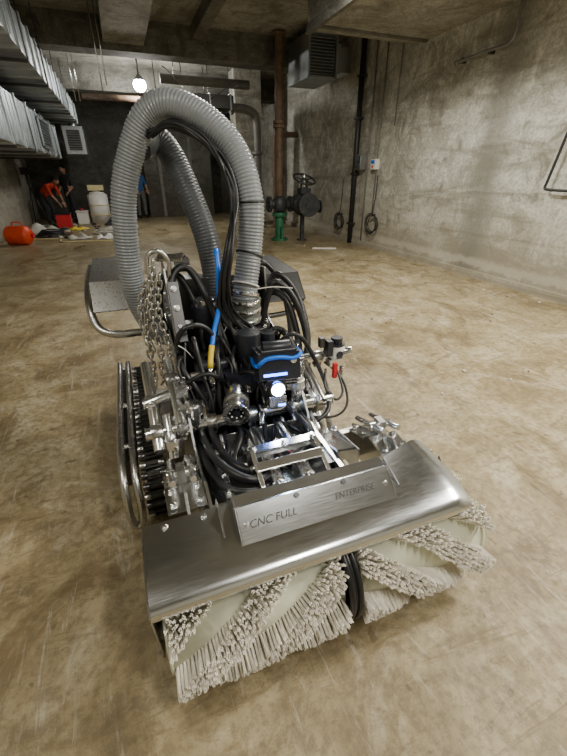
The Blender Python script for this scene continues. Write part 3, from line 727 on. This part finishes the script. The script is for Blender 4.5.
# rear uprights and lifting lug
b=MB()
b.prism([(1.72,.62),(1.70,.70),(1.86,1.02),(1.95,1.04),(2.1,.9),(2.2,.72)],'x',.12,.128,'steel2')
b.prism([(1.85,.7),(1.9,.98),(2.1,.98),(2.2,.72)],'x',.62,.628,'steel2')
b.box((.15,1.76,.84),(.05,.008,.28),'darksteel',(-27,0,0)); b.bx(.12,.62,2.04,2.06,.70,.92,'darksteel')
b.box((.16,1.9,1.06),(.12,.06,.01),'steel2',(15,0,-20)); b.box((.22,1.98,1.02),(.05,.1,.06),'steel2',(10,0,10))
b.sweep([(.05,1.86,1.0),(.06,1.86,1.08),(.11,1.86,1.10),(.15,1.86,1.05),(.14,1.86,.98)],.010,'chain',10)
for p_ in((.15,1.73,.78),(.15,1.76,.86),(.15,1.80,.94)): b.bolt(p_,(0,-.9,.45),.010,.012)
for k in range(4): b.bolt((.12,1.84+.06*k,.80+.02*k),(-1,0,0),.010,.012)
b.done('lifting_frame',R,.0015)
b=MB() # rear fenders / carrying bar
b.prism([(2.30,.72),(2.42,.86),(2.95,.90),(2.95,.893),(2.425,.853),(2.305,.712)],'x',-.26,-.03,'steel2'); b.prism([(2.30,.72),(2.42,.86),(2.95,.90),(2.6,.62),(2.4,.60)],'x',-.035,-.03,'steel2')
b.sweep([(.10,2.30,.56),(-.03,2.30,.57),(-.18,2.30,.58),(-.26,2.34,.62),(-.285,2.42,.72),(-.285,2.6,.80),(-.27,2.85,.86)],.023,'steel2',14)
b.prism([(2.2,.70),(2.34,.84),(2.85,.86),(2.85,.853),(2.345,.833),(2.205,.692)],'x',.72,1.0,'darksteel'); b.prism([(2.2,.70),(2.34,.84),(2.85,.86),(2.6,.62),(2.3,.60)],'x',.99,1.0,'darksteel')
b.sweep([(.62,2.3,.58),(.80,2.28,.58),(.95,2.3,.60),(1.02,2.4,.7),(1.02,2.7,.80)],.018,'darksteel',14)
b.bx(.60,.74,2.4,2.44,.56,.80,'steel2'); b.bx(-.03,.12,2.4,2.44,.56,.80,'steel2')
b.bx(.11,.62,2.5,2.75,.3,.72,'steel2'); b.cyl((.36,2.62,.72),(.36,2.62,.80),.09,'darksteel')
b.done('rear_fenders_and_handle',R,.0015)
# chains
b=MB()
def chain(pts,ln=.046,r=.0055):
    P=catmull(pts,.002); acc=0; out=[P[0]]
    for i in range(1,len(P)):
        acc+=(P[i]-P[i-1]).length
        if acc>=ln*.68: out.append(P[i]); acc=0
    for i in range(len(out)-1):
        c=(out[i]+out[i+1])/2; t=(out[i+1]-out[i]).normalized(); u,w=b.frame(t)
        if i%2: u=w
        pts_=[]
        hw=.0125; hl=ln/2-hw
        for k in range(8): th=math.pi*k/7; pts_.append(c+t*(hl+hw*math.sin(th))+u*hw*math.cos(th))
        for k in range(8): th=math.pi+math.pi*k/7; pts_.append(c+t*(-hl+hw*math.sin(th))+u*hw*math.cos(th))
        b.sweep(pts_,r,'chain',7,closed=True,raw=True)
chain([(.08,1.86,1.06),(.05,1.84,.92),(.04,1.82,.78),(.05,1.80,.64),(.03,1.80,.50)])
chain([(.08,1.87,1.03),(.03,1.88,.86),(.0,1.88,.66),(.0,1.86,.50),(-.02,1.82,.40)])
chain([(.10,1.84,1.0),(.07,1.82,.84),(.09,1.78,.68),(.07,1.76,.56),(.02,1.78,.46)])
chain([(.06,1.90,.98),(.0,1.92,.86),(-.01,1.9,.72),(.02,1.86,.62)])
b.done('lifting_chain',R)
def lamp(name,type,loc,rot,power,col,size=.5,sy=None,parent=None):
    l=bpy.data.lights.new(name,type); l.energy=power; l.color=col
    o=bpy.data.objects.new(name,l); C.objects.link(o); o.location=loc; o.rotation_euler=rot
    if type=='AREA':
        l.size=size
        if sy: l.shape='RECTANGLE'; l.size_y=sy
    elif type=='SPOT': l.spot_size=math.radians(120); l.spot_blend=.8; l.shadow_soft_size=size
    else: l.shadow_soft_size=size
    if parent: par(o,parent)
    return o

# ================================================================= FAR OBJECTS
def head(b,c,yaw,pitch,hairm='hair'):
    Rm=Euler((pitch,0,yaw)).to_matrix()
    def W(p): return V(c)+Rm@V(p)
    vs0=len(b.v)
    def fn(d):
        d=d.copy()
        if d.z<-.2: d.x*=1-.25*(-d.z-.2); d.y*=1-.15*(-d.z-.2)
        return d
    b.sphere((0,0,0),.105,'skin',(.78,.95,1.12),18,14,fn)
    b.sphere((0,.018,.022),.108,hairm,(.80,.95,1.08),18,12)
    b.sphere((0,-.10,-.01),.016,'skin',(.7,1.1,1.4),8,6)
    for s in(-1,1):
        b.sphere((s*.033,-.088,.012),.011,'white',(1,.7,.7),8,6); b.sphere((s*.033,-.095,.012),.005,'hair',(1,1,1),8,6)
        b.sphere((s*.083,.005,-.005),.022,'skin',(.35,.8,1.2),8,6)
    b.box((0,-.089,-.052),(.04,.008,.007),'redcloth')
    for i in range(vs0,len(b.v)): b.v[i]=W(b.v[i])
def worker(name,loc,yaw,J,mats,headpitch=0):
    e=empty(name,loc); T=Matrix.Translation(V(loc))@Matrix.Rotation(yaw,4,'Z')
    seg=[('pelvis','spine','shirt'),('spine','chest','shirt'),('chest','neck','shirt'),('neck','headb','skin'),
    ('chest','shL','shirt'),('shL','elL','shirt'),('elL','wrL','skin'),('chest','shR','shirt'),('shR','elR','shirt'),('elR','wrR','skin'),
    ('pelvis','hipL','pants'),('hipL','knL','pants'),('knL','anL','pants'),('anL','toL','boot'),('pelvis','hipR','pants'),('hipR','knR','pants'),('knR','anR','pants'),('anR','toR','boot')]
    rad=dict(pelvis=(.14,.12),spine=(.13,.11),chest=(.16,.125),neck=(.06,.06),headb=(.05,.05),shL=(.065,.065),shR=(.065,.065),elL=(.045,.045),elR=(.045,.045),wrL=(.03,.028),wrR=(.03,.028),
     hipL=(.10,.10),hipR=(.10,.10),knL=(.065,.065),knR=(.065,.065),anL=(.048,.048),anR=(.048,.048),toL=(.04,.035),toR=(.04,.035))
    names=list(rad); me=bpy.data.meshes.new(name+'_sk')
    me.from_pydata([J[n] for n in names],[(names.index(a),names.index(c)) for a,c,_ in seg],[])
    o=bpy.data.objects.new('tmp',me); C.objects.link(o)
    sk=o.modifiers.new('s','SKIN'); sk.use_smooth_shade=True
    for i,n in enumerate(names): 
        me.skin_vertices[0].data[i].radius=rad[n]; me.skin_vertices[0].data[i].use_root=(n=='pelvis')
    sb=o.modifiers.new('u','SUBSURF'); sb.levels=2; sb.render_levels=2
    dg=bpy.context.evaluated_depsgraph_get(); dg.update()
    m2=bpy.data.meshes.new_from_object(o.evaluated_get(dg)); bpy.data.objects.remove(o)
    m2.materials.clear(); keys=['shirt','pants','skin','boot']
    for k in keys: m2.materials.append(M[mats[k]])
    for p in m2.polygons:
        best=None
        for a,c,k in seg:
            A=V(J[a]);B=V(J[c]);d=B-A; t=max(0,min(1,(p.center-A).dot(d)/d.length_squared)); ds=(p.center-A-d*t).length-.3*min(rad[a][0],rad[c][0])
            if best is None or ds<best[0]: best=(ds,k)
        p.material_index=keys.index(best[1]); p.use_smooth=True
    m2.transform(Matrix.Rotation(yaw,4,'Z'))
    ob=bpy.data.objects.new('body',m2); C.objects.link(ob); ob.location=loc; par(ob,e)
    b=MB(); hc=V(J['headb'])+V((0,-.02,.10)) if 'hc' not in J else V(J['hc'])
    head(b,hc,0,headpitch)
    for s in 'LR':
        w=V(J['wr'+s]); d=(w-V(J['el'+s])).normalized(); pm=w+d*.05
        side=d.cross(V((0,0,1))); side=side.normalized() if side.length>.1 else V((1,0,0)); nn=d.cross(side).normalized()
        b.box(pm,(.075,.09,.028),'skin',Matrix((side,d,nn)).transposed())
        for f in range(4):
            base=pm+d*.04+side*(-.027+.018*f); ln=[.065,.078,.074,.058][f]
            b.sweep([base,base+d*ln*.5+nn*.008,base+d*ln*.9+nn*.03],.0085,'skin',7,.02)
        b.sweep([w+d*.02+side*.035,w+d*.05+side*.06,w+d*.085+side*.065+nn*.02],.0095,'skin',7,.02)
    b.done('head_and_hands',e,xf=T)
stand=dict(pelvis=(0,0,.92),spine=(0,-.01,1.08),chest=(0,0,1.28),neck=(0,-.01,1.42),headb=(0,-.02,1.47),shL=(.18,0,1.34),shR=(-.18,0,1.34),
 elL=(.24,-.02,1.08),elR=(-.24,-.02,1.08),wrL=(.2,-.2,.93),wrR=(-.2,-.2,.93),hipL=(.09,0,.86),hipR=(-.09,0,.86),knL=(.11,-.02,.48),knR=(-.11,.0,.48),
 anL=(.12,.02,.09),anR=(-.12,.02,.09),toL=(.13,-.14,.04),toR=(-.13,-.14,.04))
bend=dict(pelvis=(0,.1,.86),spine=(0,-.03,.98),chest=(0,-.22,1.10),neck=(0,-.36,1.17),headb=(0,-.40,1.19),shL=(.18,-.26,1.12),shR=(-.18,-.26,1.12),
 elL=(.2,-.36,.86),elR=(-.2,-.36,.86),wrL=(.12,-.48,.64),wrR=(-.12,-.48,.64),hipL=(.09,.08,.82),hipR=(-.09,.08,.82),knL=(.12,-.06,.46),knR=(-.12,-.06,.46),
 anL=(.12,.04,.09),anR=(-.12,.04,.09),toL=(.13,-.12,.04),toR=(-.13,-.12,.04),hc=(0,-.48,1.25))
worker('worker_bending',(-2.25,15.1,0),math.radians(60),bend,dict(shirt='redcloth',pants='darkcloth',skin='skin',boot='blackpl'),math.radians(50))
worker('worker_standing',(-1.6,15.4,0),math.radians(-40),stand,dict(shirt='darkcloth',pants='darkcloth',skin='skin',boot='blackpl'),math.radians(20))
worker('worker_standing',(.62,15.9,0),math.radians(20),stand,dict(shirt='bluecloth',pants='greycloth',skin='skin',boot='blackpl'),math.radians(10))

b=MB()
b.cyl((-.75,14.9,0),(-.75,14.9,.85),.30,'white',n=28); b.ring((-.75,14.9,.25),(0,0,1),.305,.015,'tote'); b.ring((-.75,14.9,.55),(0,0,1),.305,.015,'tote')
b.cyl((-.75,14.9,.85),(-.75,14.9,.92),.27,'white',.20,n=28); b.cyl((-.75,14.9,.92),(-.75,14.9,.97),.12,'white',n=24); b.bx(-.98,-.52,14.75,15.05,.97,1.12,'tote'); b.done('plastic_drum')
b=MB()
b.bx(-1.45,-1.12,14.6,15.0,0,.35,'white'); b.bx(-1.47,-1.10,14.58,15.02,.35,.39,'white'); b.cyl((-1.28,14.8,.39),(-1.28,14.8,.45),.05,'red'); b.done('white_storage_box',bevel=.02)
b=MB()
p=V((-2.3,10.6,.2)); d=V((.9,-.3,0)).normalized()
b.cyl(p-d*.22,p+d*.18,.2,'orange',n=28); b.cyl(p-d*.22,p-d*.27,.2,'orange',.15,n=28); b.cyl(p+d*.18,p+d*.27,.2,'orange',.10,n=28); b.cyl(p+d*.27,p+d*.31,.05,'red')
for t in(-.15,-.02,.1): b.ring(p+d*t,d,.19,.012,'orange')
b.sweep([p+V((-.1,.03,.19)),p+V((-.08,.03,.27)),p+V((.08,-.03,.27)),p+V((.1,-.03,.19))],.014,'orange',8)
b.done('orange_plastic_barrel',bevel=.008)
def cloth(name,x,y,w,h,amp,mat,seed):
    rnd=random.Random(seed); n=14; vs=[];fs=[]
    ph=[rnd.uniform(0,6) for _ in range(6)]
    for i in range(n):
        for j in range(n):
            u=i/(n-1);v=j/(n-1); e=min(u,1-u,v,1-v)*4; e=min(1,e)
            z=.006+amp*(.15+.85*e)*(1+math.sin(u*9+ph[0]+2*math.sin(v*5+ph[1])))*(1+math.sin(v*11+ph[2]+u*4))*.25
            vs.append((x+(u-.5)*w+.03*math.sin(v*13+ph[3]),y+(v-.5)*h+.03*math.sin(u*12+ph[4]),z))
    for i in range(n-1):
        for j in range(n-1): fs.append((i*n+j,(i+1)*n+j,(i+1)*n+j+1,i*n+j+1))
    b=MB(); b.add(vs,fs,mat,True); o=b.done(name); s=o.modifiers.new('t','SOLIDIFY'); s.thickness=.004
cloth('crumpled_rag',-1.15,11.2,.5,.4,.14,'rag',1); cloth('crumpled_rag',-.55,11.0,.45,.35,.12,'white',2); cloth('crumpled_rag',-1.3,13.1,.5,.3,.1,'yellow',3)
cloth('tarpaulin',-2.3,12.9,1.0,.7,.25,'rag',4); cloth('tarpaulin',-.2,14.2,.9,.6,.22,'darkcloth',5); cloth('tarpaulin',-.1,13.2,.8,.5,.2,'rag',8)
b=MB()
for k in range(5): b.ring((-1.9+.02*k,11.9,.02+.03*k),(0,.05*k,1),.33-.02*k,.018,'blackpl',36,8)
b.done('hose_coil')
b=MB()
for k in range(4): b.ring((-.55+.02*k,12.0,.02+.03*k),(.03,.05*k,1),.30-.02*k,.022,'rag',36,8)
b.done('hose_coil')
b=MB(); b.sweep([(-2.8,11.4,.02),(-2.3,11.3,.02),(-1.6,11.05,.02),(-1.5,10.6,.02),(-.9,10.5,.02),(-.2,10.5,.02),(.2,11.2,.02)],.016,'tote',8,.08); b.done('air_hose')
b=MB()
b.bx(-1.95,-1.55,13.8,14.1,0,.36,'red'); b.bx(-1.97,-1.53,13.78,14.12,.36,.40,'blackpl'); b.sweep([(-1.85,13.95,.40),(-1.83,13.95,.48),(-1.67,13.95,.48),(-1.65,13.95,.40)],.012,'blackpl',8); b.done('red_toolbox',bevel=.01)
b=MB()
for a in(0,2.1,4.2): b.cyl((-2.45+.3*math.cos(a),14.1+.3*math.sin(a),0),(-2.45,14.1,1.1),.015,'blackpl',n=8)
b.cyl((-2.45,14.1,1.0),(-2.45,14.1,1.45),.018,'blackpl',n=8); b.box((-2.45,14.08,1.5),(.25,.1,.18),'blackpl'); b.done('tripod_stand')
b=MB()
for i in range(70):
    x=random.uniform(-2.7,.4); y=random.uniform(10.8,14.8); s=random.uniform(.03,.14)
    b.box((x,y,s*.2),(s*random.uniform(.8,3),s,s*.4),random.choice(['rag','white','darkcloth','rust','galv','blackpl']),(0,0,random.uniform(0,180)))
b.done('floor_debris')
b=MB()
for i in range(60):
    x=random.uniform(1.4,4.7); y=random.uniform(1.5,9); s=random.uniform(.006,.018)
    b.sphere((x,y,s*.4),s,random.choice(['rag','rust','pipegrey']),(1,1.2,.6),6,4)
b.done('concrete_crumbs')
b=MB(); b.box((3.85,7.6,.02),(.5,.03,.03),'rag',(0,0,-25)); b.done('wood_batten')

# ================================================================= LIGHTS
def fixture(name,x,y,z,L_,power,col,w=.5):
    top=3.27 if x>2.95 else H
    e=empty(name,(x,y,z)); b=MB(); b.bx(x-w/2-.03,x+w/2+.03,y-L_/2-.03,y+L_/2+.03,z+.02,z+.07,'white')
    for s in(-1,1): b.cyl((x,y+s*L_*.4,z+.07),(x,y+s*L_*.4,top),.01,'darksteel',n=8)
    b.done('housing',e)
    lamp('tube_light','AREA',(x,y,z),(0,0,0),power,col,w,L_,e)
warm=(1,.95,.84)
fixture('ceiling_light_fixture',3.5,.6,3.12,1.0,215,warm,.3)
fixture('ceiling_light_fixture',1.3,-1.2,3.45,1.2,90,warm,.4)
fixture('ceiling_light_fixture',2.4,4.4,3.45,1.0,185,warm,.4)
fixture('ceiling_light_fixture',-1.4,.3,3.5,1.0,45,warm)
lamp('work_lamp_bulb','POINT',(.86,11.9,3.1),(0,0,0),90,(1,.96,.88),.08)
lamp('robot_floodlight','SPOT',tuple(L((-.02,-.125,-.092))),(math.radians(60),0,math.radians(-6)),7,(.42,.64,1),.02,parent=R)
w=bpy.data.worlds.new('World'); bpy.context.scene.world=w; w.use_nodes=True
w.node_tree.nodes['Background'].inputs[0].default_value=(.5,.5,.5,1); w.node_tree.nodes['Background'].inputs[1].default_value=.2

cam=bpy.data.cameras.new('camera'); co=bpy.data.objects.new('camera',cam); C.objects.link(co)
co.location=(0,0,1.4); co.rotation_euler=(math.radians(61.9),0,math.radians(-21))
cam.sensor_fit='VERTICAL'; cam.sensor_height=36; cam.lens=36*380/756; cam.clip_start=.02; cam.clip_end=100
bpy.context.scene.camera=co
